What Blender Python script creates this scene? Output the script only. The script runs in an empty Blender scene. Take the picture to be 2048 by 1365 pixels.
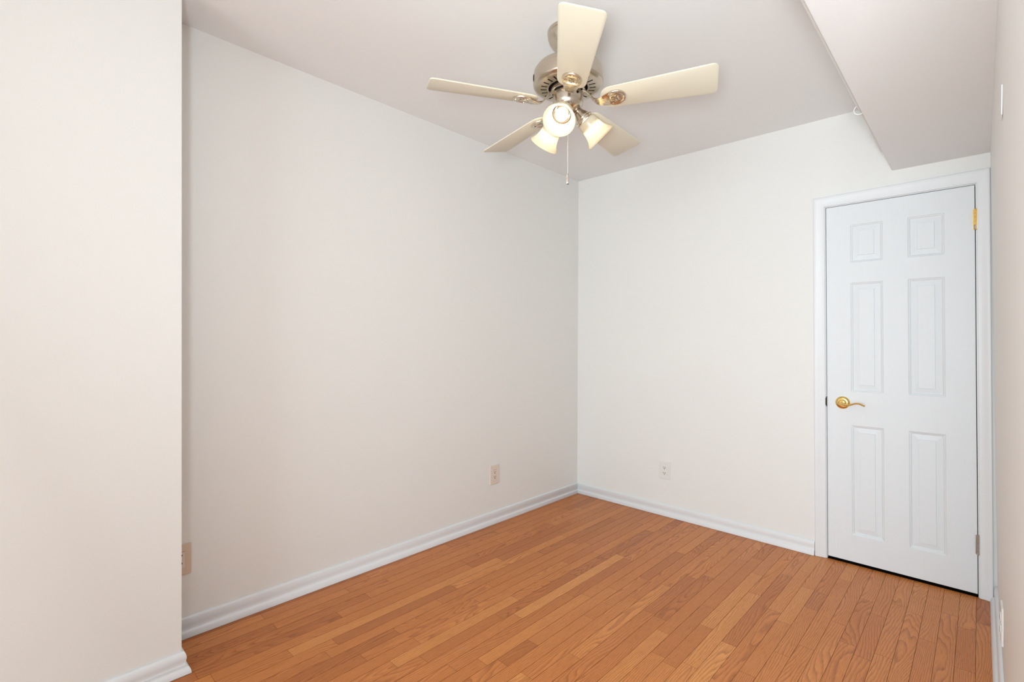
import bpy, bmesh, math, random
from mathutils import Vector, Matrix
from math import sin, cos, pi, radians

scene = bpy.context.scene
COL = scene.collection

# ---------------------------------------------------------------- camera
CAM_H, YAW, PITCH, ROLL, F_PX = 1.2582, 0.7616, 0.0004, 0.0044, 984.0438
Fv = Vector((-sin(YAW)*cos(PITCH), cos(YAW)*cos(PITCH), sin(PITCH)))
R0 = Vector((cos(YAW), sin(YAW), 0)); U0 = R0.cross(Fv)
Rv = cos(ROLL)*R0 + sin(ROLL)*U0
Uv = -sin(ROLL)*R0 + cos(ROLL)*U0
cd = bpy.data.cameras.new('camera')
cd.sensor_fit = 'HORIZONTAL'; cd.sensor_width = 36.0
cd.lens = F_PX/2048*36.0; cd.clip_start = 0.01; cd.clip_end = 60
cam = bpy.data.objects.new('camera', cd); COL.objects.link(cam)
m = Matrix((Rv, Uv, -Fv)).transposed().to_4x4(); m.translation = Vector((0, 0, CAM_H))
cam.matrix_world = m
scene.camera = cam

# ---------------------------------------------------------------- world, daylight, exposure
w = bpy.data.worlds.new('world'); scene.world = w; w.use_nodes = True
bg = w.node_tree.nodes['Background']; bg.inputs['Color'].default_value = (.80, .90, 1, 1); bg.inputs['Strength'].default_value = 1.0
scene.view_settings.view_transform = 'Standard'; scene.view_settings.look = 'None'
scene.view_settings.gamma = 1; scene.view_settings.use_curve_mapping = False
scene.view_settings.exposure = 0.02

def area(name, loc, target, sx, sy, power, color, spread=180):
    l = bpy.data.lights.new(name, 'AREA'); l.shape = 'RECTANGLE'; l.size = sx; l.size_y = sy
    l.energy = power; l.color = color; l.spread = radians(spread)
    o = bpy.data.objects.new(name, l); COL.objects.link(o); o.location = loc
    o.rotation_euler = (Vector(target)-Vector(loc)).to_track_quat('-Z', 'Y').to_euler()
    return o
# daylight entering by the window of the wall behind the photographer
area('daylight_rear_window', (-.40, -3.72, 1.22), (-.40, 0, 1.22), 1.90, 2.00, 92, (.76, .94, 1))
# the photographer's softbox beside the camera
area('camera_flash', (.05, -.28, 1.25), (-.12, 2.0, 1.98), .35, .35, 43, (.86, .95, 1), 160)

# ---------------------------------------------------------------- dimensions
XL, YB, H0 = -2.4381, 3.3538, 2.5956
HX, HY = -.0128, .0019
JX, JY = -2.1787, .4872           # end of the thick part of the left wall
SX, SZ = -.3539, 2.1934           # bulkhead edge
YR = -3.60                        # wall behind the camera
XR2 = 1.50                        # wall far right behind the camera
RY = .50                          # where the right wall ends
def ceil_z(x, y): return H0 + HX*(x-XL) + HY*(y-YB)
def rwx(z): return .062 - .0146*z

# ---------------------------------------------------------------- materials
def newmat(name):
    mt = bpy.data.materials.new(name); mt.use_nodes = True
    nt = mt.node_tree; b = nt.nodes['Principled BSDF']
    return mt, nt, b
def N(nt, typ, **kw):
    n = nt.nodes.new(typ)
    for k, v in kw.items(): setattr(n, k, v)
    return n
def paint(name, col, rough=.6, bump=.0, scale=260, spec=.3, var=0.0):
    mt, nt, b = newmat(name)
    b.inputs['Roughness'].default_value = rough; b.inputs['Specular IOR Level'].default_value = spec
    tc = N(nt, 'ShaderNodeTexCoord')
    nz = N(nt, 'ShaderNodeTexNoise'); nz.inputs['Scale'].default_value = 3.0; nz.inputs['Detail'].default_value = 3
    nt.links.new(tc.outputs['Object'], nz.inputs['Vector'])
    mx = N(nt, 'ShaderNodeMix', data_type='RGBA')
    mx.inputs[6].default_value = (*[c*(1-var) for c in col], 1); mx.inputs[7].default_value = (*col, 1)
    nt.links.new(nz.outputs['Fac'], mx.inputs[0]); nt.links.new(mx.outputs[2], b.inputs['Base Color'])
    if bump:
        n2 = N(nt, 'ShaderNodeTexNoise'); n2.inputs['Scale'].default_value = scale; n2.inputs['Detail'].default_value = 4
        nt.links.new(tc.outputs['Object'], n2.inputs['Vector'])
        bp = N(nt, 'ShaderNodeBump'); bp.inputs['Strength'].default_value = bump; bp.inputs['Distance'].default_value = .002
        nt.links.new(n2.outputs['Fac'], bp.inputs['Height']); nt.links.new(bp.outputs['Normal'], b.inputs['Normal'])
    return mt
def metal(name, col, rough=.3, brush=0.0, metallic=1.0, axis=2):
    mt, nt, b = newmat(name)
    b.inputs['Base Color'].default_value = (*col, 1); b.inputs['Metallic'].default_value = metallic
    b.inputs['Roughness'].default_value = rough
    tc = N(nt, 'ShaderNodeTexCoord'); mp = N(nt, 'ShaderNodeMapping')
    s = [2.5, 2.5, 2.5]; s[axis] = 700; mp.inputs['Scale'].default_value = s
    nz = N(nt, 'ShaderNodeTexNoise'); nz.inputs['Scale'].default_value = 1.0; nz.inputs['Detail'].default_value = 2
    nt.links.new(tc.outputs['Object'], mp.inputs['Vector']); nt.links.new(mp.outputs['Vector'], nz.inputs['Vector'])
    mr = N(nt, 'ShaderNodeMapRange'); mr.inputs['To Min'].default_value = rough-.05-brush; mr.inputs['To Max'].default_value = rough+.05+brush
    nt.links.new(nz.outputs['Fac'], mr.inputs['Value']); nt.links.new(mr.outputs['Result'], b.inputs['Roughness'])
    return mt

M = {}
M['wall'] = paint('warm white wall paint', (.86, .845, .820), .55, .22, 190, .25, .015)
M['wall_back'] = M['wall']
M['ceiling'] = paint('flat ceiling paint', (.90, .895, .89), .8, .12, 160, .15, .01)
M['trim'] = paint('semi gloss white trim paint', (.82, .828, .845), .42, .05, 60, .45, .01)
M['almond'] = paint('almond plastic', (.74, .60, .47), .35, 0, 1, .4, .01)
M['almond_light'] = paint('pale almond plastic', (.80, .69, .60), .35, 0, 1, .4, .01)
M['white_plastic'] = paint('white plastic', (.82, .81, .78), .3, 0, 1, .4, .01)
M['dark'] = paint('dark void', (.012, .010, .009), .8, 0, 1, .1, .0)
M['scuff'] = paint('chipped paint grime', (.10, .085, .07), .7, .5, 400, .2, .3)
M['brass'] = metal('polished brass', (.86, .60, .22), .20)
M['worn_steel'] = metal('worn steel', (.42, .39, .36), .38)
M['nickel'] = metal('brushed nickel', (.58, .51, .42), .26, .0)
M['nickel_light'] = metal('satin nickel cast', (.68, .60, .49), .28, .02)
M['chain'] = metal('bright nickel chain', (.85, .82, .76), .22)
M['shading'] = paint('dark bronze socket collar', (.045, .029, .012), .5, 0, 1, .3, .1)  # dark colour imitates the unlit throat of the lamps
M['blade'] = paint('cream painted fan blade', (.78, .73, .59), .38, .03, 80, .45, .01)

def door_material():
    mt, nt, b = newmat('white door skin with embossed woodgrain')
    b.inputs['Base Color'].default_value = (.80, .82, .845, 1); b.inputs['Roughness'].default_value = .5
    b.inputs['Specular IOR Level'].default_value = .4
    tc = N(nt, 'ShaderNodeTexCoord'); mp = N(nt, 'ShaderNodeMapping'); mp.inputs['Scale'].default_value = (16, 16, 2.2)
    n1 = N(nt, 'ShaderNodeTexNoise'); n1.inputs['Scale'].default_value = 1; n1.inputs['Detail'].default_value = 1.5
    nt.links.new(tc.outputs['Object'], mp.inputs['Vector']); nt.links.new(mp.outputs['Vector'], n1.inputs['Vector'])
    mu = N(nt, 'ShaderNodeMath', operation='MULTIPLY'); mu.inputs[1].default_value = 70
    sn = N(nt, 'ShaderNodeMath', operation='SINE')
    nt.links.new(n1.outputs['Fac'], mu.inputs[0]); nt.links.new(mu.outputs[0], sn.inputs[0])
    mp2 = N(nt, 'ShaderNodeMapping'); mp2.inputs['Scale'].default_value = (420, 420, 14)
    n2 = N(nt, 'ShaderNodeTexNoise'); n2.inputs['Scale'].default_value = 1; n2.inputs['Detail'].default_value = 2
    nt.links.new(tc.outputs['Object'], mp2.inputs['Vector']); nt.links.new(mp2.outputs['Vector'], n2.inputs['Vector'])
    ad = N(nt, 'ShaderNodeMath', operation='MULTIPLY_ADD'); ad.inputs[1].default_value = .35
    nt.links.new(sn.outputs[0], ad.inputs[0]); nt.links.new(n2.outputs['Fac'], ad.inputs[2])
    bp = N(nt, 'ShaderNodeBump'); bp.inputs['Strength'].default_value = .5; bp.inputs['Distance'].default_value = .0007
    nt.links.new(ad.outputs[0], bp.inputs['Height']); nt.links.new(bp.outputs['Normal'], b.inputs['Normal'])
    return mt
M['door'] = door_material()

def floor_material():
    mt, nt, b = newmat('red oak strip floor')
    L = nt.links.new
    tc = N(nt, 'ShaderNodeTexCoord'); sep = N(nt, 'ShaderNodeSeparateXYZ'); L(tc.outputs['Object'], sep.inputs[0])
    at = N(nt, 'ShaderNodeAttribute', attribute_type='GEOMETRY', attribute_name='plank')
    asep = N(nt, 'ShaderNodeSeparateColor'); L(at.outputs['Color'], asep.inputs[0])
    seed, tone, hue = asep.outputs[0], asep.outputs[1], asep.outputs[2]
    def math_(op, a, b_=None, c=None):
        n = N(nt, 'ShaderNodeMath', operation=op)
        for i, v in enumerate((a, b_, c)):
            if v is None: continue
            if isinstance(v, (int, float)): n.inputs[i].default_value = v
            else: L(v, n.inputs[i])
        return n.outputs[0]
    def comb(x, y, z):
        n = N(nt, 'ShaderNodeCombineXYZ')
        for i, v in enumerate((x, y, z)):
            if isinstance(v, (int, float)): n.inputs[i].default_value = v
            else: L(v, n.inputs[i])
        return n.outputs[0]
    def noise(vec, detail=2, rough=.5):
        n = N(nt, 'ShaderNodeTexNoise'); n.inputs['Scale'].default_value = 1; n.inputs['Detail'].default_value = detail
        n.inputs['Roughness'].default_value = rough; L(vec, n.inputs['Vector']); return n.outputs['Fac']
    X, Y = sep.outputs[0], sep.outputs[1]
    sd = math_('MULTIPLY', seed, 97.0)
    # growth rings cut lengthwise: contours of a field that is stretched along the board
    f1 = noise(comb(math_('MULTIPLY', X, 9.0), math_('MULTIPLY', Y, 1.35), sd), 1.6, .40)
    wob = noise(comb(math_('MULTIPLY', X, 40.0), math_('MULTIPLY', Y, 7.0), sd), 2, .5)
    nring = math_('MULTIPLY_ADD', hue, 22.0, 7.0)
    lin = math_('MULTIPLY', X, math_('MULTIPLY_ADD', math_('SUBTRACT', 1.0, hue), 150.0, 25.0))
    ph = math_('ADD', math_('ADD', math_('MULTIPLY', f1, nring), lin), math_('MULTIPLY', wob, .9))
    fr = math_('FRACT', ph)
    # asymmetric ring: slow rise then sharp dark line
    ring = math_('MULTIPLY', math_('POWER', fr, 2.6), math_('SMOOTH_MIN', 1.0, math_('MULTIPLY', math_('SUBTRACT', 1.0, fr), 9.0), .2))
    pores = noise(comb(math_('MULTIPLY', X, 620.0), math_('MULTIPLY', Y, 22.0), sd), 2, .6)
    fine = noise(comb(math_('MULTIPLY', X, 190.0), math_('MULTIPLY', Y, 5.0), sd), 3, .6)
    broad = noise(comb(math_('MULTIPLY', X, 9.0), math_('MULTIPLY', Y, 2.5), sd), 2, .5)
    cr = N(nt, 'ShaderNodeValToRGB'); L(tone, cr.inputs[0])
    e = cr.color_ramp.elements
    e[0].position = 0; e[0].color = (.55, .180, .042, 1)
    e[1].position = 1; e[1].color = (.82, .345, .098, 1)
    e2 = e.new(.35); e2.color = (.68, .240, .058, 1)
    e3 = e.new(.72); e3.color = (.75, .285, .073, 1)
    dark = N(nt, 'ShaderNodeMix', data_type='RGBA', blend_type='MULTIPLY')
    g = math_('MULTIPLY', ring, math_('MULTIPLY_ADD', fine, .9, .15))
    L(math_('MINIMUM', math_('MULTIPLY', g, 1.45), .90), dark.inputs[0])
    L(cr.outputs[0], dark.inputs[6]); dark.inputs[7].default_value = (.50, .36, .24, 1)
    d2 = N(nt, 'ShaderNodeMix', data_type='RGBA', blend_type='MULTIPLY')
    pr = N(nt, 'ShaderNodeMapRange'); pr.inputs['From Min'].default_value = .50; pr.inputs['From Max'].default_value = .70
    L(pores, pr.inputs['Value']); L(math_('MULTIPLY', pr.outputs[0], .60), d2.inputs[0])
    L(dark.outputs[2], d2.inputs[6]); d2.inputs[7].default_value = (.55, .42, .30, 1)
    d3 = N(nt, 'ShaderNodeMix', data_type='RGBA', blend_type='MULTIPLY')
    L(math_('MULTIPLY', broad, .45), d3.inputs[0]); L(d2.outputs[2], d3.inputs[6]); d3.inputs[7].default_value = (.72, .62, .52, 1)
    # a few greyish worn spots in the finish
    wn = N(nt, 'ShaderNodeTexNoise'); wn.inputs['Scale'].default_value = 1; wn.inputs['Detail'].default_value = 5
    L(comb(math_('MULTIPLY', X, 7.0), math_('MULTIPLY', Y, 2.2), 3.7), wn.inputs['Vector'])
    wr = N(nt, 'ShaderNodeMapRange'); wr.inputs['From Min'].default_value = .70; wr.inputs['From Max'].default_value = .80
    L(wn.outputs['Fac'], wr.inputs['Value'])
    d4 = N(nt, 'ShaderNodeMix', data_type='RGBA'); L(math_('MULTIPLY', wr.outputs[0], .5), d4.inputs[0])
    L(d3.outputs[2], d4.inputs[6]); d4.inputs[7].default_value = (.52, .42, .33, 1)
    L(d4.outputs[2], b.inputs['Base Color'])
    L(math_('MULTIPLY_ADD', broad, .16, .30), b.inputs['Roughness'])
    b.inputs['Specular IOR Level'].default_value = .42
    hb = math_('MULTIPLY_ADD', ring, -.5, math_('MULTIPLY', pores, -.5))
    bp = N(nt, 'ShaderNodeBump'); bp.inputs['Strength'].default_value = .25; bp.inputs['Distance'].default_value = .0004
    L(hb, bp.inputs['Height']); L(bp.outputs['Normal'], b.inputs['Normal'])
    return mt
M['floor'] = floor_material()
M['seam'] = paint('dark seam between boards', (.085, .038, .018), .8, 0, 1, .1, .1)

def glass_shade_material():
    mt = bpy.data.materials.new('frosted alabaster glass'); mt.use_nodes = True
    nt = mt.node_tree; nt.nodes.clear(); L = nt.links.new
    out = N(nt, 'ShaderNodeOutputMaterial')
    tc = N(nt, 'ShaderNodeTexCoord'); nz = N(nt, 'ShaderNodeTexNoise'); nz.inputs['Scale'].default_value = 34; nz.inputs['Detail'].default_value = 4
    L(tc.outputs['Object'], nz.inputs['Vector'])
    mx = N(nt, 'ShaderNodeMix', data_type='RGBA'); mx.inputs[6].default_value = (.92, .82, .62, 1); mx.inputs[7].default_value = (.97, .92, .81, 1)
    L(nz.outputs['Fac'], mx.inputs[0])
    tr = N(nt, 'ShaderNodeBsdfTranslucent'); df = N(nt, 'ShaderNodeBsdfDiffuse'); gl = N(nt, 'ShaderNodeBsdfGlossy')
    gl.inputs['Roughness'].default_value = .25; gl.inputs['Color'].default_value = (.9, .9, .9, 1)
    L(mx.outputs[2], tr.inputs['Color']); L(mx.outputs[2], df.inputs['Color'])
    a = N(nt, 'ShaderNodeMixShader'); a.inputs[0].default_value = .50; L(tr.outputs[0], a.inputs[1]); L(df.outputs[0], a.inputs[2])
    c = N(nt, 'ShaderNodeMixShader'); c.inputs[0].default_value = .05; L(a.outputs[0], c.inputs[1]); L(gl.outputs[0], c.inputs[2])
    L(c.outputs[0], out.inputs['Surface'])
    return mt
M['shade'] = glass_shade_material()
def bulb_material(strength):
    mt = bpy.data.materials.new('lit bulb'); mt.use_nodes = True; nt = mt.node_tree; nt.nodes.clear()
    out = N(nt, 'ShaderNodeOutputMaterial'); em = N(nt, 'ShaderNodeEmission')
    em.inputs['Color'].default_value = (1, .88, .70, 1); em.inputs['Strength'].default_value = strength
    nt.links.new(em.outputs[0], out.inputs[0]); return mt
M['bulb'] = bulb_material(25)

# ---------------------------------------------------------------- mesh helpers
def obj(name, bm, mats, parent=None, smooth=False, loc=None, label=None, angle=35):
    me = bpy.data.meshes.new(name)
    bmesh.ops.recalc_face_normals(bm, faces=bm.faces[:])
    bm.to_mesh(me); bm.free()
    if not isinstance(mats, (list, tuple)): mats = [mats]
    for x in mats: me.materials.append(x)
    if smooth:
        me.polygons.foreach_set('use_smooth', [True]*len(me.polygons))
        try: me.set_sharp_from_angle(angle=radians(angle))
        except Exception: pass
    o = bpy.data.objects.new(name, me); COL.objects.link(o)
    if parent is not None: o.parent = parent
    if loc is not None: o.location = loc
    if label: o['label'] = label
    return o
def struct(o, label=None):
    o['kind'] = 'structure'
    if label: o['label'] = label
    return o
def thing(name, label, cat, loc=(0, 0, 0), group=None):
    o = bpy.data.objects.new(name, None); COL.objects.link(o); o.location = loc; o.empty_display_size = .05
    o['label'] = label; o['category'] = cat
    if group: o['group'] = group
    return o
def box(bm, lo, hi, mi=0, fn=None):
    vs = []
    for z in (lo[2], hi[2]):
        for y in (lo[1], hi[1]):
            for x in (lo[0], hi[0]):
                p = (x, y, z)
                if fn: p = fn(*p)
                vs.append(bm.verts.new(p))
    for q in ((0, 2, 3, 1), (4, 5, 7, 6), (0, 1, 5, 4), (2, 6, 7, 3), (0, 4, 6, 2), (1, 3, 7, 5)):
        f = bm.faces.new([vs[i] for i in q]); f.material_index = mi
    return vs
def basis(axis):
    z = Vector(axis).normalized(); a = Vector((0, 0, 1)) if abs(z.z) < .9 else Vector((1, 0, 0))
    x = a.cross(z).normalized(); y = z.cross(x)
    return x, y, z
def lathe(bm, prof, seg=48, origin=(0, 0, 0), axis=(0, 0, 1), mi=0, closed=False, mis=None):
    """prof: list of (radius, distance along axis)"""
    X, Y, Z = basis(axis); o = Vector(origin); rings = []
    for r, h in prof:
        if r < 1e-6: rings.append([bm.verts.new(o+Z*h)])
        else: rings.append([bm.verts.new(o+Z*h+(X*cos(2*pi*i/seg)+Y*sin(2*pi*i/seg))*r) for i in range(seg)])
    n = len(rings)
    for k in range(n if closed else n-1):
        a, b = rings[k], rings[(k+1) % n]
        for i in range(seg):
            j = (i+1) % seg
            if len(a) == 1 and len(b) == 1: continue
            if len(a) == 1: f = bm.faces.new((a[0], b[i], b[j]))
            elif len(b) == 1: f = bm.faces.new((a[i], a[j], b[0]))
            else: f = bm.faces.new((a[i], a[j], b[j], b[i]))
            f.material_index = mis[k] if mis else mi
def tube(bm, pts, rad, seg=12, caps=True, flat=1.0, up=(0, 0, 1), mi=0):
    pts = [Vector(p) for p in pts]; rings = []
    for i, p in enumerate(pts):
        t = (pts[min(i+1, len(pts)-1)]-pts[max(i-1, 0)]).normalized()
        s = t.cross(Vector(up)).normalized(); u = s.cross(t)
        r = rad[i] if isinstance(rad, (list, tuple)) else rad
        fl = flat[i] if isinstance(flat, (list, tuple)) else flat
        rings.append([bm.verts.new(p+s*cos(2*pi*k/seg)*r+u*sin(2*pi*k/seg)*r*fl) for k in range(seg)])
    for a, b in zip(rings, rings[1:]):
        for i in range(seg):
            j = (i+1) % seg; f = bm.faces.new((a[i], a[j], b[j], b[i])); f.material_index = mi
    if caps: bm.faces.new(rings[0]).material_index = mi; bm.faces.new(rings[-1][::-1]).material_index = mi
def spline(pts, n=8):
    P = [Vector(p) for p in pts]; out = []
    for i in range(len(P)-1):
        p0, p1, p2, p3 = P[max(i-1, 0)], P[i], P[i+1], P[min(i+2, len(P)-1)]
        for k in range(n):
            t = k/n
            out.append(.5*((2*p1)+(p2-p0)*t+(2*p0-5*p1+4*p2-p3)*t*t+(3*p1-p0-3*p2+p3)*t**3))
    out.append(P[-1]); return out

# ---------------------------------------------------------------- floor
def build_floor():
    rnd = random.Random(11)
    X0, W = -.0125, .0595
    xmin, ymin, ymax = XL-.02, YR-.1, YB+.004
    joints = {0: [2.95], 2: [2.72], 4: [2.46, 2.99], 5: [2.39, 2.81], 7: [2.61], 8: [3.1], 9: [2.19, 2.66, 2.86], 11: [2.52, 3.06], 12: [2.11, 2.95], 13: [2.62], 14: [2.17, 2.85], 15: [2.34, 3.05], 16: [2.0], 18: [2.1, 2.57], 19: [1.6], 20: [1.38], 21: [1.87, 2.38, 2.82], 22: [1.37, 1.55, 2.17], 23: [2.02, 2.84], 24: [1.97, 2.52], 25: [2.54], 26: [1.59, 2.15], 27: [1.76], 28: [1.22, 2.24, 3.08], 29: [1.01, 1.61], 30: [1.2], 31: [.92, 1.48], 32: [.98, 1.62], 33: [.82, 2.01, 2.63], 34: [.56, 1.83], 35: [1.09], 37: [.85, 1.42], 39: [1.37]}
    # boards the photograph shows clearly lighter (+) or darker (-): (row, y inside the board): tone
    picks = {(25, 2.3): .98, (21, 2.7): .08, (12, 2.5): .15, (0, 2.4): .45, (20, 1.1): .9, (27, 1.5): .85, (33, 1.3): .85, (33, 2.4): .1, (9, 2.75): .12, (5, 2.6): .3, (18, 2.3): .12, (14, 2.5): .85}
    bm = bmesh.new(); cl = bm.loops.layers.float_color.new('plank')
    g = .0006
    rows = range(-28, 42)
    for r in rows:
        xh = X0 - r*W; xl = xh - W
        if xl < xmin: xl = xmin
        if xh-xl < .004: continue
        base = joints.get(r, [])
        js = sorted(base)
        if js:
            y = js[-1]
            while y < ymax-.75: y += rnd.uniform(.55, 1.0); js.append(y)
            y = js[0]
            while y > ymin+.3: y -= rnd.uniform(.35, 1.0); js.insert(0, y)
        else:
            y = ymin + rnd.uniform(.1, .7)
            while y < ymax: js.append(y); y += rnd.uniform(.4, 1.15)
        ys = [ymin]+[q for q in js if ymin+.06 < q < ymax-.06]+[ymax]
        prev = .5
        for a, b in zip(ys, ys[1:]):
            seed = rnd.random(); hue = rnd.random()
            t = min(1, max(0, rnd.gauss(.62-.0085*max(0, min(40, r)), .18)))  # rows darken leftward: partly board colour, partly dimmer light painted in
            if abs(t-prev) < .08: t = min(1, max(0, t+.15*(1 if rnd.random() > .5 else -1)))
            for (pr, py), tv in picks.items():
                if pr == r and a < py < b: t = tv
            prev = t
            top = [bm.verts.new((x, y_, 0)) for x, y_ in ((xl+g, a+g*.6), (xh-g, a+g*.6), (xh-g, b-g*.6), (xl+g, b-g*.6))]
            bot = [bm.verts.new((x, y_, -.0025)) for x, y_ in ((xl+g*.2, a+g*.1), (xh-g*.2, a+g*.1), (xh-g*.2, b-g*.1), (xl+g*.2, b-g*.1))]
            fs = [bm.faces.new(top)]
            for i in range(4):
                j = (i+1) % 4; f = bm.faces.new((top[j], top[i], bot[i], bot[j])); f.material_index = 1
                fs.append(f)
            for f in fs:
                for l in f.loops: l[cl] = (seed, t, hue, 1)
    box(bm, (xmin, ymin, -.12), (XR2+.1, ymax, -.0024), 1); box(bm, (xmin, ymax, -.12), (XR2+.1, YB+.4, -.0022), 2)  # last box: shade under the door put into a dark floor colour
    me = bpy.data.meshes.new('floor'); bm.to_mesh(me); bm.free()
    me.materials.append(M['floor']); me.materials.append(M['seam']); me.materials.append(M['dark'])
    o = bpy.data.objects.new('floor', me); COL.objects.link(o)
    struct(o, 'orange-brown oak strip floor with narrow boards')
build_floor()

# ---------------------------------------------------------------- walls and ceiling
def zc(x, y, z): return (x, y, ceil_z(x, y)+(z-1)) if z > .5 else (x, y, z)   # z=1 is the ceiling plane
bm = bmesh.new(); box(bm, (XL-.14, JY-.02, -.02), (XL, YB+.14, 1.06), fn=zc)
struct(obj('wall_left', bm, M['wall']), 'long warm white wall on the left')
def jog(x, y, z):
    zz = ceil_z(x, y)+(z-1) if z > .5 else z
    return (x, y-.0038*zz if y > .4 else y, zz)
bm = bmesh.new(); box(bm, (XL-.14, YR-.14, -.02), (JX, JY, 1.06), fn=jog)
struct(obj('wall_left_front', bm, M['wall']), 'thicker stretch of white wall nearest the camera at the left')

DX1, DX2, DTOP, DSH = -.6421, -.0084, 2.045, -.0088       # door slab edges and its lean
def dsh(x, y, z): return (x+DSH*z, y, z)
ox1, ox2, otop = DX1-.022, DX2+.022, DTOP+.022
bm = bmesh.new()
box(bm, (XL-.14, YB, -.02), (ox1, YB+.12, 1.06), fn=lambda x, y, z: (x+(DSH*otop*.0 if x < -1 else 0), y, (ceil_z(x, y)+.06) if z > .5 else z))
box(bm, (ox2, YB, -.02), (.30, YB+.12, otop), fn=lambda x, y, z: (x, y, z))
box(bm, (ox1, YB, otop), (.30, YB+.12, 2.64))
struct(obj('wall_back', bm, M['wall']), 'white back wall with the door in it')

bm = bmesh.new()
def rw(x, y, z): return ((rwx(z) if x < .1 else x), y, z)
n = 14
box(bm, (.05, RY, -.02), (.20, YB+.0, 2.64), fn=rw)
struct(obj('wall_right', bm, M['wall']), 'white wall running close past the camera on the right')
bm = bmesh.new()
box(bm, (.20, RY, -.02), (XR2+.14, RY+.14, 2.64))
struct(obj('wall_right_return', bm, M['wall']))
bm = bmesh.new()   # far right wall behind the camera, with window opening
x0, x1 = XR2, XR2+.14; a, b_, c, d = -1.5, -.2, .78, 2.12
box(bm, (x0, YR-.14, -.02), (x1, a, 2.64)); box(bm, (x0, b_, -.02), (x1, RY, 2.64))
box(bm, (x0, a, -.02), (x1, b_, c)); box(bm, (x0, a, d), (x1, b_, 2.64))
struct(obj('wall_far_right', bm, M['wall']))
bm = bmesh.new()   # wall behind the camera, with window opening
wx1, wx2 = -1.37, .57
box(bm, (JX, YR-.14, -.02), (wx1, YR, 2.64)); box(bm, (wx2, YR-.14, -.02), (XR2+.14, YR, 2.64))
box(bm, (wx1, YR-.14, -.02), (wx2, YR, .18)); box(bm, (wx1, YR-.14, 2.24), (wx2, YR, 2.64))
struct(obj('wall_rear', bm, M['wall']))
def window(name, plane, lo, hi, z0, z1, pos):
    bm = bmesh.new(); t = .045
    def bx(a0, a1, b0, b1):
        if plane == 'y': box(bm, (a0, pos-.09, b0), (a1, pos-.05, b1))
        else: box(bm, (pos+.05, a0, b0), (pos+.09, a1, b1))
    bx(lo, lo+t, z0, z1); bx(hi-t, hi, z0, z1); bx(lo+t, hi-t, z0, z0+t); bx(lo+t, hi-t, z1-t, z1)
    zm = (z0+z1)/2; bx(lo+t, hi-t, zm-.02, zm+.02)
    return struct(obj(name, bm, M['trim']))
window('window_1', 'y', wx1, wx2, .18, 2.24, YR)
window('window_2', 'x', a, b_, c, d, XR2)

bm = bmesh.new()
box(bm, (XL-.14, YR-.14, 1), (XR2+.14, YB+.14, 1.1), fn=lambda x, y, z: (x, y, ceil_z(x, y)+(z-1)))
struct(obj('ceiling', bm, M['ceiling']), 'flat white ceiling')
# bulkhead along the right wall
bm = bmesh.new()
vs = box(bm, (SX, RY+.001, SZ), (.06, YB-.0005, 1.02), fn=lambda x, y, z: (x if x < 0 else rwx(z if z > 1.5 else 2.6)+.004, y, z if z > 1.5 else ceil_z(x, y)-.0005))
bmesh.ops.remove_doubles(bm, verts=bm.verts[:], dist=1e-6)
ed = [e for e in bm.edges if all(abs(v.co.x-SX) < 1e-4 and abs(v.co.z-SZ) < 1e-4 for v in e.verts)]
bmesh.ops.bevel(bm, geom=ed, offset=.0035, segments=3, affect='EDGES')
struct(obj('ceiling_bulkhead', bm, M['ceiling'], smooth=True), 'boxed-in lower ceiling section over the door')

# unseen box added behind the closed door, coloured black to keep its gaps dark
bm = bmesh.new(); box(bm, (-.9, YB+.36, -.02), (.3, YB+.40, 2.64)); box(bm, (-.9, YB+.12, -.02), (-.86, YB+.36, 2.64)); box(bm, (.26, YB+.12, -.02), (.3, YB+.36, 2.64))
box(bm, (-.9, YB+.12, 2.3), (.3, YB+.36, 2.64))
struct(obj('wall_dark_box', bm, M['dark']))

# ---------------------------------------------------------------- baseboards
PROF = [(0, .0835), (.0035, .0832), (.0070, .0800), (.0098, .0745), (.0118, .0680), (.0128, .0610), (.0126, .0550), (.0112, .0480), (.0102, .0410), (.0104, .0350), (.0120, .0315), (.0165, .0285), (.0210, .0225), (.0242, .0150), (.0258, .0070), (.0260, .0015), (0, .0015)]
def baseboard(name, path, seg0, seg1, label, cut_end=None):
    P = [Vector((p[0], p[1], 0)) for p in path]; offs = []
    def nrm(a, b): d_ = (b-a).normalized(); return Vector((d_.y, -d_.x, 0))
    for i in range(len(P)):
        if i == 0: o = nrm(P[0], P[1])
        elif i == len(P)-1: o = nrm(P[-2], P[-1])
        else:
            n1, n2 = nrm(P[i-1], P[i]), nrm(P[i], P[i+1]); o = (n1+n2)/(1+n1.dot(n2))
        offs.append(o)
    bm = bmesh.new(); rings = []
    for i in range(seg0, seg1+1): rings.append([bm.verts.new(P[i]+offs[i]*o+Vector((0, 0, z))) for o, z in PROF])
    for a, b in zip(rings, rings[1:]):
        for i in range(len(PROF)):
            j = (i+1) % len(PROF); bm.faces.new((a[i], a[j], b[j], b[i]))
    bm.faces.new(rings[0]); bm.faces.new(rings[-1][::-1])
    return struct(obj(name, bm, M['trim'], smooth=True, angle=50), label)
e_ = .0006
CASE_W = .057
path = [(JX+e_, YR+.001), (JX+e_, JY+e_), (XL+e_, JY+e_), (XL+e_, YB-e_), (DX1-.009-CASE_W-.001, YB-e_)]
baseboard('baseboard_left_front', path, 0, 2, 'white baseboard wrapping the end of the thicker wall')
baseboard('baseboard_left', path, 2, 3, 'white baseboard along the long left wall')
baseboard('baseboard_back', path, 3, 4, 'white baseboard along the back wall up to the door frame')
pr = [(rwx(0.04)-e_, YB-.020), (rwx(0.04)-e_, RY+.001)]
baseboard('baseboard_right', pr, 0, 1, 'white baseboard along the right wall')

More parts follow.
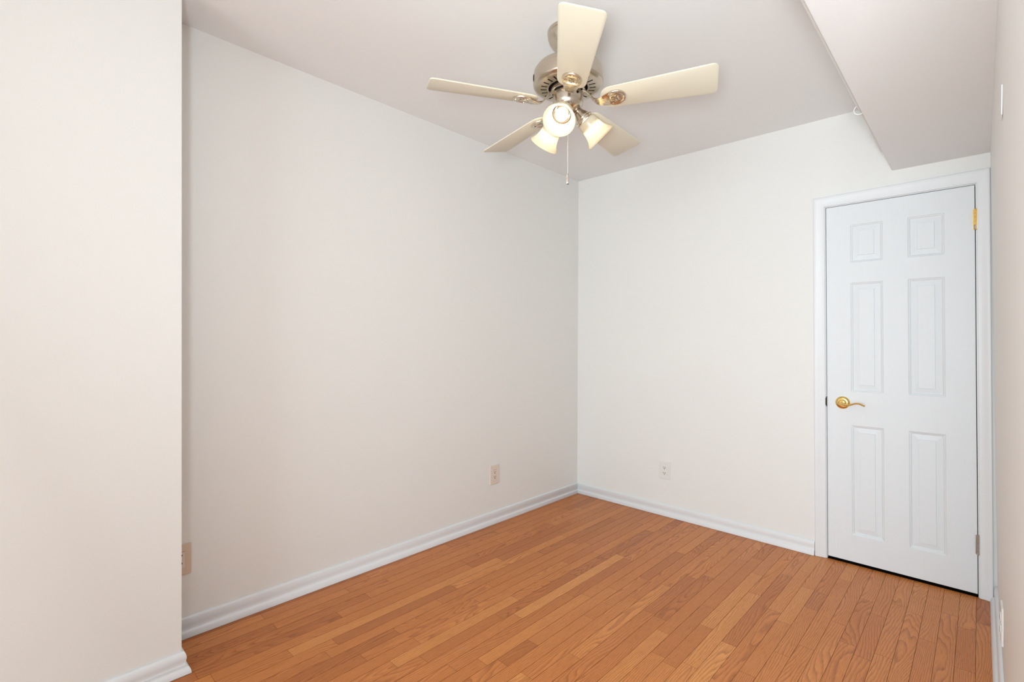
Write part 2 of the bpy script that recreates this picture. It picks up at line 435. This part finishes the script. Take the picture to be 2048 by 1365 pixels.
# ---------------------------------------------------------------- door
door = bpy.data.objects.new('door_1', None); COL.objects.link(door); door.location = ((DX1+DX2)/2, YB, 0); door['kind'] = 'structure'
door['label'] = 'closed white six-panel door with brass lever handle'
def dobj(name, bm, mats, parent=door, **k):
    for v in bm.verts: v.co -= Vector(((DX1+DX2)/2, YB, 0)) if parent is door else Vector((0, 0, 0))
    return obj(name, bm, mats, parent, **k)
# slab: front face with six moulded panels
def slab():
    bm = bmesh.new()
    xs = [DX1, -.526, -.376, -.271, -.121, DX2]; zs = [.017, .168, .790, .979, 1.600, 1.713, 1.930, DTOP]
    yf = YB+.001
    gv = {}
    for i, x in enumerate(xs):
        for k, z in enumerate(zs): gv[i, k] = bm.verts.new(dsh(x, yf, z))
    prof = [(.0020, -.0008), (.0045, -.0042), (.0080, -.0050), (.0115, -.0098), (.0150, -.0108), (.0185, -.0102), (.0400, -.0062), (.0410, -.0020)]
    for i in range(5):
        for k in range(7):
            q = [gv[i, k], gv[i+1, k], gv[i+1, k+1], gv[i, k+1]]
            if i in (1, 3) and k in (1, 3, 5):
                ring = q
                for o, dpt in prof:
                    nr = [bm.verts.new(dsh(x, yf-dpt, z)) for x, z in ((xs[i]+o, zs[k]+o), (xs[i+1]-o, zs[k]+o), (xs[i+1]-o, zs[k+1]-o), (xs[i]+o, zs[k+1]-o))]
                    for a in range(4):
                        b = (a+1) % 4; bm.faces.new((ring[a], ring[b], nr[b], nr[a]))
                    ring = nr
                bm.faces.new(ring)
            else: bm.faces.new(q)
    # back and edges
    yb = yf+.035
    B = [bm.verts.new(dsh(x, yb, z)) for x, z in ((xs[0], zs[0]), (xs[-1], zs[0]), (xs[-1], zs[-1]), (xs[0], zs[-1]))]
    bm.faces.new(B)
    nx, nz = len(xs)-1, len(zs)-1
    bm.faces.new([gv[i, 0] for i in range(nx+1)]+[B[1], B[0]])
    bm.faces.new([gv[i, nz] for i in range(nx+1)]+[B[2], B[3]])
    bm.faces.new([gv[0, k] for k in range(nz+1)]+[B[3], B[0]])
    bm.faces.new([gv[nx, k] for k in range(nz+1)]+[B[2], B[1]])
    return bm
bm = slab(); dobj('door_slab', bm, M['door'])
# jamb with stop
bm = bmesh.new(); g = .0032
box(bm, (DX1-g-.018, YB+.0005, .001), (DX1-g, YB+.118, DTOP+g+.018), fn=dsh)
box(bm, (DX2+g, YB+.0005, .001), (DX2+g+.018, YB+.118, DTOP+g+.018), fn=dsh)
box(bm, (DX1-g, YB+.0005, DTOP+g), (DX2+g, YB+.118, DTOP+g+.018), fn=dsh)
dobj('door_jamb', bm, M['trim'])
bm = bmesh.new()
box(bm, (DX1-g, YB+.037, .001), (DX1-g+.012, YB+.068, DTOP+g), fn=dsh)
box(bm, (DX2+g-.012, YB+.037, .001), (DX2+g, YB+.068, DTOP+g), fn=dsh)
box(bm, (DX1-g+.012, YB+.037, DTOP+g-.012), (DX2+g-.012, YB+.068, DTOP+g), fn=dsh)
dobj('door_stop', bm, M['dark'])  # stop coloured near-black, painting in the shade of the door gap
# casing with mitred corners
CP = [(0, 0), (0, .0075), (.003, .0095), (.008, .0098), (.016, .0094), (.030, .0125), (.040, .0160), (.048, .0178), (.053, .0172), (.0565, .0140), (.057, .011), (.057, 0)]
def casing():
    bm = bmesh.new(); rings = []
    il, ir, it = DX1-.0075, DX2+.0075, DTOP+.0075
    for w_, d_ in CP:
        y = YB-.0003-d_
        rx = lambda z, w_=w_: min(ir+w_*.86+DSH*z, rwx(z)-.0008-(.057-w_)*.10)
        p = [(il-w_+DSH*0, y, .0015), (il-w_+DSH*(it+w_), y, it+w_), (rx(it+w_), y, it+w_*1.12), (rx(0.0015), y, .0015)]
        rings.append([bm.verts.new(q) for q in p])
    for a, b in zip(rings, rings[1:]):
        for i in range(3): bm.faces.new((a[i], a[i+1], b[i+1], b[i]))
    bm.faces.new([r[0] for r in rings]); bm.faces.new([r[3] for r in rings])
    return bm
cs = casing(); co = obj('trim_1', cs, M['trim'], smooth=True, angle=28); struct(co, 'white moulded casing around the door')
# hinges
def hinge(z0, z1, mats, label, worn=False):
    bm = bmesh.new(); x = DX2+.0022+DSH*(z0+z1)/2; y = YB-.0055; r = .0066
    n = 5; L_ = (z1-z0-.008)/n; mis = []
    prof = [(0, z0-.001), (.004, z0-.001), (.0052, z0+.001), (.0045, z0+.003)]; mis = [0]*3
    for i in range(n):
        a = z0+.004+i*L_; prof += [(r*.86, a), (r, a+.0008), (r, a+L_-.0008), (r*.86, a+L_-.0001)]
        mm = 1 if (worn and i == 0) else 0; mis += [mm]*4
    prof += [(.0045, z1-.003), (.0052, z1-.001), (.004, z1+.001), (0, z1+.001)]; mis += [0]*4
    lathe(bm, prof, 20, (x, y, 0), mis=mis)
    # thin edges of the two leaves that show beside the barrel
    box(bm, (x-.0095, YB-.0008, z0+.003), (x-.002, YB+.0012, z1-.003)); box(bm, (x+.002, YB-.0105, z0+.003), (x+.0075, YB-.0075, z1-.003))
    dobj('hinge', bm, mats, smooth=True, label=label)
hinge(1.822, 1.926, [M['brass'], M['worn_steel']], 'brass door hinge with a worn steel lower end', True)
hinge(.212, .311, [M['worn_steel']], 'dull steel door hinge')
# lever handle
HXc, HZc = -.5735, .9145
bm = bmesh.new()
lathe(bm, [(0, .0005), (.0345, .0005), (.0355, .002), (.0350, .0055), (.0325, .0085), (.0265, .0112), (.0225, .0122), (.0195, .0122), (.0180, .0135), (.0155, .0175), (.0125, .0200), (0, .0200)], 56, (HXc, YB+.001, HZc), (0, -1, 0))
handle = dobj('door_handle', bm, M['brass'], smooth=True, label='brass lever door handle on a round rosette')
off = Vector(((DX1+DX2)/2, YB, 0))
bm = bmesh.new()
pts = [(HXc+.001, YB-.018, HZc), (HXc+.002, YB-.034, HZc-.001), (HXc+.010, YB-.045, HZc-.006), (HXc+.024, YB-.0485, HZc-.010), (HXc+.043, YB-.049, HZc-.006), (HXc+.064, YB-.048, HZc+.003), (HXc+.082, YB-.047, HZc+.004), (HXc+.100, YB-.045, HZc-.003), (HXc+.110, YB-.044, HZc-.0075)]
sp = spline(pts, 7); nn = len(sp)
rad = [.0100-(.0100-.0085)*min(1, i/(nn*.3)) if i < nn*.3 else .0085+.0020*sin(pi*(i/nn-.3)/.7) for i in range(nn)]
fl = [1.0 if i < nn*.2 else max(.50, 1.0-(i/nn-.2)*2.0) for i in range(nn)]
for q in sp: q -= off
tube(bm, sp, rad, 14, flat=fl)
obj('lever', bm, M['brass'], handle, smooth=True)
# strike plate with chipped paint at the latch
bm = bmesh.new()
box(bm, (DX1-.0052, YB-.0015, .885), (DX1-.0026, YB+.02, .943), fn=dsh); box(bm, (DX1-.0075, YB-.0080, .893), (DX1-.0040, YB-.0012, .935), fn=dsh)
dobj('strike_plate', bm, M['scuff'], label='dark scuffed strike plate in the door gap')

# ---------------------------------------------------------------- wall outlets
def rect_prism(bm, w_, h_, d_, bev, y0=0, cx=0, cz=0, mi=0):
    """plate lying in XZ, front toward -Y, from y0 to y0-d_"""
    rows = [(0, 0), (0, d_-bev), (bev*.3, d_-bev*.3), (bev, d_)]
    rings = []
    for o, dd in rows:
        a, b = w_/2-o, h_/2-o; c = .002
        p = [(-a+c, -b), (a-c, -b), (a, -b+c), (a, b-c), (a-c, b), (-a+c, b), (-a, b-c), (-a, -b+c)]
        rings.append([bm.verts.new((cx+x, y0-dd, cz+z)) for x, z in p])
    for a, b in zip(rings, rings[1:]):
        for i in range(8): f = bm.faces.new((a[i], a[(i+1) % 8], b[(i+1) % 8], b[i])); f.material_index = mi
    f = bm.faces.new(rings[-1]); f.material_index = mi; f = bm.faces.new(rings[0][::-1]); f.material_index = mi
def slots(bm, cz, y, mi, scale=1.0):
    for sx, hh in ((-.0064, .0040), (.0064, .0032)):
        box(bm, (sx-.0011*scale, y-.0004, cz+.0015-hh), (sx+.0011*scale, y+.001, cz+.0015+hh), mi)
    lathe(bm, [(0, 0), (.0026*scale, 0), (.0026*scale, .0012), (0, .0012)], 12, (0, y+.0008, cz-.0085), (0, -1, 0), mi)
def outlet(style, pos, rot, label, wid, hei, mplate, mrec):
    t = thing('wall_outlet', label, 'outlet', pos); t.rotation_euler = (0, 0, rot)
    bm = bmesh.new(); rect_prism(bm, wid, hei, .0062, .003, -.0003)
    obj('cover_plate', bm, mplate, t)
    if style == 'block':
        bm = bmesh.new(); rect_prism(bm, .0350, .0690, .0016, .0012, -.0062)
        box(bm, (-.0170, -.0080, .0335), (.0170, -.0078, .0345), 1)
        for cz in (.0185, -.0155): slots(bm, cz, -.0080, 1, 1.25)
        obj('receptacle', bm, [mrec, M['dark']], t)
    else:
        for cz in (.0197, -.0197):
            bm = bmesh.new()
            pts = []
            for i in range(32):
                a = 2*pi*i/32; pts.append((.0172*cos(a), max(-.0142, min(.0142, .0172*sin(a)))))
            lo = [bm.verts.new((x, -.006, cz+z)) for x, z in pts]; hi = [bm.verts.new((x*.96, -.0086, cz+z*.96)) for x, z in pts]
            for i in range(32): bm.faces.new((lo[i], lo[(i+1) % 32], hi[(i+1) % 32], hi[i]))
            bm.faces.new(hi); slots(bm, cz, -.0088, 1, 1.25)
            obj('receptacle', bm, [mrec, M['dark']], t)
    for cz in ((.0485, -.0485) if style == 'block' else (0,)):
        bm = bmesh.new(); lathe(bm, [(0, .0003), (.0030, .0003), (.0026, .0012), (0, .0014)], 16, (0, -.0062, cz), (0, -1, 0))
        box(bm, (-.0024, -.0078, cz-.0003), (.0024, -.0074, cz+.0003), 1)
        obj('screw', bm, [mrec, M['scuff']], t)
    return t
outlet('block', (XL, 2.3838, .3345), pi/2, 'beige wall outlet low on the long left wall, near the room corner', .086, .131, M['almond_light'], M['almond_light'])
outlet('block', (XL, .5365, .3300), pi/2, 'tan wall outlet half hidden behind the end of the thicker wall', .085, .130, M['almond'], M['almond_light'])
outlet('duplex', (-1.6585, YB, .3280), 0, 'white wall outlet on the back wall, left of the door', .085, .129, M['white_plastic'], M['white_plastic'])
outlet('duplex', (rwx(.30)+.0003, 2.38, .300), -pi/2, 'white wall outlet seen edge-on, low on the right wall', .085, .129, M['white_plastic'], M['white_plastic'])
# thin blank plate high on the right wall
t = thing('wall_plate', 'thin blank wall plate seen edge-on, high on the right wall', 'wall plate', (rwx(1.84), 1.66, 1.835)); t.rotation_euler = (0, 0, -pi/2)
bm = bmesh.new(); rect_prism(bm, .045, .072, .0022, .001, -.0003); obj('cover_plate', bm, M['wall'], t)

# ---------------------------------------------------------------- rod on the side of the bulkhead
t = thing('hanging_rod', 'thin white rod in two ring brackets along the side of the bulkhead', 'rod', (SX, 2.0, SZ))
rx, rz = -.020, .050
bm = bmesh.new(); tube(bm, [(rx, -.75, rz), (rx, 1.145, rz)], .0050, 16, up=(0, 0, 1)); obj('rod', bm, M['white_plastic'], t, smooth=True)
for yy in (.52, -.46):
    bm = bmesh.new()
    lathe(bm, [(.0200, -.007), (.0215, -.006), (.0215, .006), (.0200, .007), (.0175, .006), (.0175, -.006)], 40, (rx-.001, yy, rz), (0, 1, 0), closed=True)
    box(bm, (-.004, yy-.010, rz-.020), (-.0003, yy+.010, rz+.035))
    obj('bracket', bm, M['white_plastic'], t, smooth=True)

# ---------------------------------------------------------------- ceiling fan
FX, FY = -1.2736, 1.6738
fan_z = ceil_z(FX, FY)
fan = thing('ceiling_fan', 'brushed nickel ceiling fan with five cream blades and three lit glass shades', 'ceiling fan', (FX, FY, fan_z))
def FZ(z): return z-fan_z        # world height to local
def fobj(name, bm, mats, parent=fan, **k): return obj(name, bm, mats, parent, **k)
bm = bmesh.new()
lathe(bm, [(0, -.0005), (.086, -.0005), (.088, -.004), (.088, -.014), (.0865, -.016), (.085, -.017), (.0868, -.019), (.086, -.030), (.080, -.047), (.068, -.064), (.052, -.077), (.036, -.085), (.024, -.088), (0, -.088)], 64)
fobj('canopy', bm, M['nickel'], smooth=True)
bm = bmesh.new(); lathe(bm, [(.0155, -.08), (.0155, -.165)], 24); lathe(bm, [(.0155, FZ(2.455)), (.027, FZ(2.452)), (.029, FZ(2.44)), (.029, FZ(2.425))], 32)
fobj('downrod', bm, M['nickel'], smooth=True)
# motor housing with vent slots
def housing():
    bm = bmesh.new()
    lathe(bm, [(0, FZ(2.437)), (.060, FZ(2.437)), (.098, FZ(2.434)), (.120, FZ(2.427)), (.135, FZ(2.417)), (.1445, FZ(2.402)), (.1475, FZ(2.386)), (.1478, FZ(2.352)), (.1470, FZ(2.346)), (.1435, FZ(2.341)), (.134, FZ(2.337)), (.122, FZ(2.3345))], 96)
    # slotted ring between r=.122 and r=.084
    ns = 24; k = 8; tot = ns*k
    ra, rb, rc, rd = .122, .1165, .0900, .0835
    zz = lambda r: FZ(2.3345) + (.122-r)*-.06
    def V(r, i, dz=0): a = 2*pi*i/tot; return bm.verts.new((r*cos(a), r*sin(a), zz(r)+dz))
    R = {r: [V(r, i) for i in range(tot)] for r in (ra, rb, rc, rd)}
    deep = {r: [V(r, i, .010) for i in range(tot)] for r in (rb, rc)}
    for i in range(tot):
        j = (i+1) % tot; slot = (i % k) in (3, 4)
        bm.faces.new((R[ra][i], R[ra][j], R[rb][j], R[rb][i])); bm.faces.new((R[rc][i], R[rc][j], R[rd][j], R[rd][i]))
        if not slot: bm.faces.new((R[rb][i], R[rb][j], R[rc][j], R[rc][i]))
        else:
            f = bm.faces.new((deep[rb][i], deep[rb][j], deep[rc][j], deep[rc][i])); f.material_index = 1
            for q in ((R[rb][i], R[rb][j], deep[rb][j], deep[rb][i]), (R[rc][i], R[rc][j], deep[rc][j], deep[rc][i])): bm.faces.new(q).material_index = 1
            if i % k == 3: bm.faces.new((R[rb][i], R[rc][i], deep[rc][i], deep[rb][i])).material_index = 1
            else: bm.faces.new((R[rb][j], R[rc][j], deep[rc][j], deep[rb][j])).material_index = 1
    # recess above the rotor
    lathe(bm, [(.0835, zz(rd)), (.0815, zz(rd)+.003), (.080, zz(rd)+.016), (0, zz(rd)+.016)], 96, mis=[0, 1, 1])
    bmesh.ops.remove_doubles(bm, verts=bm.verts[:], dist=2e-5)
    return bm
fobj('motor_housing', housing(), [M['nickel'], M['dark']], smooth=True)
bm = bmesh.new()
_a = math.atan2(-Rv.y, -Rv.x)+.12
tube(bm, [(.1476*cos(_a), .1476*sin(_a), FZ(z_)) for z_ in (2.352, 2.360, 2.376, 2.384)], [.0012, .0030, .0030, .0012], 10, up=(cos(_a), sin(_a), 0))
fobj('vent_slot', bm, M['dark'], smooth=True)
# rotor (flywheel) and switch housing
bm = bmesh.new(); lathe(bm, [(0, FZ(2.345)), (.070, FZ(2.345)), (.073, FZ(2.341)), (.073, FZ(2.318)), (.070, FZ(2.315)), (0, FZ(2.315))], 64)
fobj('rotor', bm, M['nickel'], smooth=True)
bm = bmesh.new(); lathe(bm, [(0, FZ(2.3145)), (.066, FZ(2.3145)), (.066, FZ(2.311)), (.060, FZ(2.3105))], 64, mi=1)
lathe(bm, [(.060, FZ(2.311)), (.0635, FZ(2.311)), (.0642, FZ(2.308)), (.0642, FZ(2.272)), (.0625, FZ(2.264)), (.056, FZ(2.253)), (.047, FZ(2.244)), (.038, FZ(2.239)), (.030, FZ(2.233)), (.022, FZ(2.225)), (.012, FZ(2.219)), (0, FZ(2.217))], 64)
sw = fobj('switch_housing', bm, [M['nickel'], M['dark']], smooth=True)
ca = (Vector((0, 0, 0))-Vector((FX, FY, 0))).normalized()         # toward the room's door side
sa = math.atan2(ca.y, ca.x)
bm = bmesh.new()
a = sa+radians(38); dv = Vector((cos(a), sin(a), 0))
lathe(bm, [(0, .0628), (.0052, .0628), (.0052, .0655), (.0040, .0660), (0, .0660)], 18, (0, 0, FZ(2.292)), dv)
fobj('fan_switch', bm, M['dark'], smooth=True)
# screws on the switch housing
for da in (-22, 98, 218):
    a = sa+radians(da); bm = bmesh.new(); lathe(bm, [(0, .0636), (.0032, .0636), (.0028, .0655), (0, .066)], 14, (0, 0, FZ(2.301)), (cos(a), sin(a), 0)); fobj('screw', bm, M['chain'], smooth=True)

# blades and blade irons
PH, BR, BW, BP = 4.1831, .5900, .158, -.2349
TX, TY = .021, -.0155
def rounded_outline(r0, r1, w0, w1, c0, c1, n=8):
    """trapezoid in (along, across) with rounded corners"""
    cs_ = [(r0, -w0/2, c0), (r1, -w1/2, c1), (r1, w1/2, c1), (r0, w0/2, c0)]; out = []
    for i in range(4):
        p = Vector(cs_[i][:2]); a_ = Vector(cs_[i-1][:2]); b_ = Vector(cs_[(i+1) % 4][:2]); c = cs_[i][2]
        s = p+(a_-p).normalized()*c; e = p+(b_-p).normalized()*c
        for k in range(n+1):
            t_ = k/n; out.append((1-t_)**2*s+2*t_*(1-t_)*p+t_*t_*e)
    return out
def blade_mesh():
    bm = bmesh.new(); o = rounded_outline(.140, BR, .112, BW, .048, .026)
    th = .0055; rows = [(0.0012, -th/2), (0, -th/2+.001), (0, th/2-.001), (.0012, th/2)]; rings = []
    cx = Vector(((.14+BR)/2, 0))
    for ins, z in rows: rings.append([bm.verts.new((p.x-(p.x-cx.x)*ins/.2, p.y-(p.y)*ins/.07, z)) for p in o])
    for a_, b_ in zip(rings, rings[1:]):
        for i in range(len(o)): j = (i+1) % len(o); bm.faces.new((a_[i], a_[j], b_[j], b_[i]))
    bm.faces.new(rings[0]); bm.faces.new(rings[-1][::-1]); return bm
def to_blade(x, y, z, k, pitch=1.0):
    """blade frame (along, across, up) to fan local"""
    a_ = PH+k*2*pi/5; p = BP*pitch
    e1 = Vector((cos(a_), sin(a_), 0)); n1 = Vector((-sin(a_), cos(a_), 0))
    v = e1*x+(n1*cos(p)+Vector((0, 0, sin(p))))*y+(Vector((0, 0, cos(p)))-n1*sin(p))*z
    tf = min(1.0, max(0.0, (x-.05)/.12))
    v.z += (v.x*TX+v.y*TY)*tf + FZ(2.266)
    return v
def iron_mesh(k):
    bm = bmesh.new()
    # medallion: domed oval ring with a three-armed centre, fixed under the blade
    cx, rx_, ry_ = .200, .043, .040; n = 48
    def ringv(f, z, sharp=0):
        out = []
        for i in range(n):
            a_ = 2*pi*i/n; rr = f*(1+sharp*cos(3*a_))
            out.append(bm.verts.new(to_blade(cx+rx_*rr*cos(a_), ry_*rr*sin(a_), z, k)))
        return out
    rs = [ringv(1.0, -.003), ringv(1.0, -.0065), ringv(.96, -.0105), ringv(.88, -.0115), ringv(.80, -.0100), ringv(.72, -.0078), ringv(.55, -.0070, -.10), ringv(.45, -.0085, -.20), ringv(.38, -.0080, -.25), ringv(.34, -.0040, -.25)]
    for a_, b_ in zip(rs, rs[1:]):
        for i in range(n): j = (i+1) % n; bm.faces.new((a_[i], a_[j], b_[j], b_[i]))
    # three spokes
    for q in range(3):
        a_ = 2*pi*q/3+pi; w_ = .0030
        c1 = [(cx+.33*rx_*0, 0), (cx+rx_*.62*cos(a_), ry_*.62*sin(a_))]
        d = Vector((c1[1][0]-c1[0][0], c1[1][1])).normalized(); s = Vector((-d.y, d.x))*w_
        vs = []
        for (x, y) in c1:
            for sg in (-1, 1):
                for z in (-.0035, -.0090): vs.append(bm.verts.new(to_blade(x+s.x*sg, y+s.y*sg, z, k)))
        for f in ((0, 1, 3, 2), (4, 6, 7, 5), (1, 5, 7, 3), (0, 2, 6, 4), (0, 4, 5, 1), (2, 3, 7, 6)): bm.faces.new([vs[i] for i in f])
    # neck: from the rotor, dipping and widening to the medallion
    base = spline([(.060, .0115, .045), (.074, .0110, .041), (.090, .0110, .026), (.105, .0125, .006), (.120, .0165, -.008), (.137, .0225, -.0125), (.154, .0290, -.0118), (.168, .0335, -.0100), (.176, .0350, -.0085)], 4)
    st = [(q.x, q.y, q.z, min(1.0, max(0.0, (q.x-.075)/.06))) for q in base]
    rings = []
    for x, hw, z, pf in st:
        th = .0075-.0045*min(1.0, max(0.0, (x-.09)/.07))
        rings.append([bm.verts.new(to_blade(x, y, z+dz, k, pf)) for y, dz in ((-hw, th*.2), (-hw*.92, -th*.5), (0, -th*.8), (hw*.92, -th*.5), (hw, th*.2), (hw*.92, th*.7), (0, th*.8), (-hw*.92, th*.7))])
    # smooth interpolation between stations
    for a_, b_ in zip(rings, rings[1:]):
        for i in range(8): j = (i+1) % 8; bm.faces.new((a_[i], a_[j], b_[j], b_[i]))
    bm.faces.new(rings[0]); bm.faces.new(rings[-1][::-1])
    return bm
for k in range(5):
    bm = blade_mesh()
    for v in bm.verts: v.co = to_blade(v.co.x, v.co.y, v.co.z, k)
    fobj('blade', bm, M['blade'], smooth=True, angle=50)
    ir = fobj('blade_iron', iron_mesh(k), M['nickel_light'], smooth=True, angle=50)
    for (x, y) in ((.232, 0), (.188, .026), (.188, -.026)):
        bm = bmesh.new(); c = to_blade(x, y, -.0105, k); dn = (to_blade(x, y, -.02, k)-c)
        lathe(bm, [(0, -.0005), (.0034, -.0005), (.0030, .0012), (0, .0018)], 12, c, dn)
        obj('screw', bm, M['chain'], ir, smooth=True)

# light kit: three lamp holders
back = -Vector((Fv.x, Fv.y, 0)).normalized(); side = Vector((Rv.x, Rv.y, 0)).normalized()
BETA = radians(45)
lamp_z = 2.283
for th in (-20, 100, -140):
    th = radians(th)
    ax = (side*sin(th)+back*cos(th))*cos(BETA)+Vector((0, 0, -sin(BETA)))
    o0 = Vector((0, 0, FZ(lamp_z)))
    bm = bmesh.new()
    lathe(bm, [(0, .030), (.017, .030), (.020, .040), (.0185, .050), (.0145, .0575), (.0135, .0585), (.0135, .0600), (.0165, .0605), (.0185, .064), (.0200, .070), (.0245, .080), (.0290, .089), (.0305, .094), (.0300, .0965), (.0325, .0975), (.0340, .101), (.0340, .108), (.0325, .1095), (.0280, .110), (.0280, .100), (0, .098)], 40, o0, ax)
    hold = fobj('lamp_holder', bm, M['nickel'], smooth=True)
    # thumb screws on the fitter
    X_, Y_, Z_ = basis(ax)
    for q in range(3):
        a_ = 2*pi*q/3+.6; d = X_*cos(a_)+Y_*sin(a_); bm = bmesh.new()
        lathe(bm, [(0, .033), (.0022, .033), (.0022, .039), (.0048, .0395), (.0048, .0440), (0, .0445)], 12, o0+ax*.1045, d)
        obj('thumb_screw', bm, M['chain'], hold, smooth=True)
    bm = bmesh.new()
    outer = [(.0290, .1105), (.0350, .1115), (.0395, .1150), (.0420, .1210), (.0425, .1290), (.0422, .1400), (.0428, .1520), (.0448, .1650), (.0485, .1780), (.0540, .1900), (.0600, .1995), (.0650, .2060), (.0660, .2085)]
    inner = [(.0645, .2100), (.0625, .2070), (.0575, .2000), (.0515, .1905), (.0460, .1785), (.0423, .1650), (.0403, .1520), (.0397, .1400), (.0400, .1290), (.0393, .1220), (.0370, .1170), (.0330, .1145), (.0290, .1135)]
    lathe(bm, outer+inner, 56, o0, ax, closed=True)
    obj('glass_shade', bm, M['shade'], hold, smooth=True, angle=60)
    bm = bmesh.new()
    lathe(bm, [(.0340, .1120), (.0356, .1200), (.0362, .1480), (.0352, .1480), (.0346, .1200), (.0330, .1125)], 44, o0, ax, closed=True)
    lathe(bm, [(.0335, .1135), (.0135, .1135)], 44, o0, ax)
    obj('added_collar', bm, M['shading'], hold, smooth=True)  # collar added to darken the throat around the bulb and block its light
    bm = bmesh.new()
    lathe(bm, [(0, .099), (.0130, .099), (.0135, .115), (.0150, .120), (.0195, .127), (.0240, .136), (.0262, .146), (.0258, .156), (.0225, .165), (.0165, .1715), (.0088, .1755), (0, .1765)], 32, o0, ax)
    obj('bulb', bm, M['bulb'], hold, smooth=True, angle=80, label='lit warm white bulb')

# pull chain
bm = bmesh.new()
z = 2.219; n = 0
while z > 1.972:
    bmesh.ops.create_icosphere(bm, subdivisions=1, radius=.0017, matrix=Matrix.Translation((0, 0, FZ(z)))); z -= .0042; n += 1
tube(bm, [(0, 0, FZ(2.222)), (0, 0, FZ(1.970))], .0005, 6, up=(1, 0, 0))
ch = fobj('pull_chain', bm, M['chain'], smooth=True)
bm = bmesh.new()
lathe(bm, [(0, FZ(1.9700)), (.0030, FZ(1.9695)), (.0062, FZ(1.966)), (.0068, FZ(1.962)), (.0068, FZ(1.951)), (.0060, FZ(1.9495)), (.0060, FZ(1.947)), (.0074, FZ(1.944)), (.0074, FZ(1.934)), (.0056, FZ(1.928)), (.0046, FZ(1.9275)), (.0040, FZ(1.9320)), (0, FZ(1.9325))], 10, mis=[0]*9+[1]*3)
obj('chain_pull', bm, [M['chain'], M['dark']], ch, label='small faceted metal pull at the end of the chain')
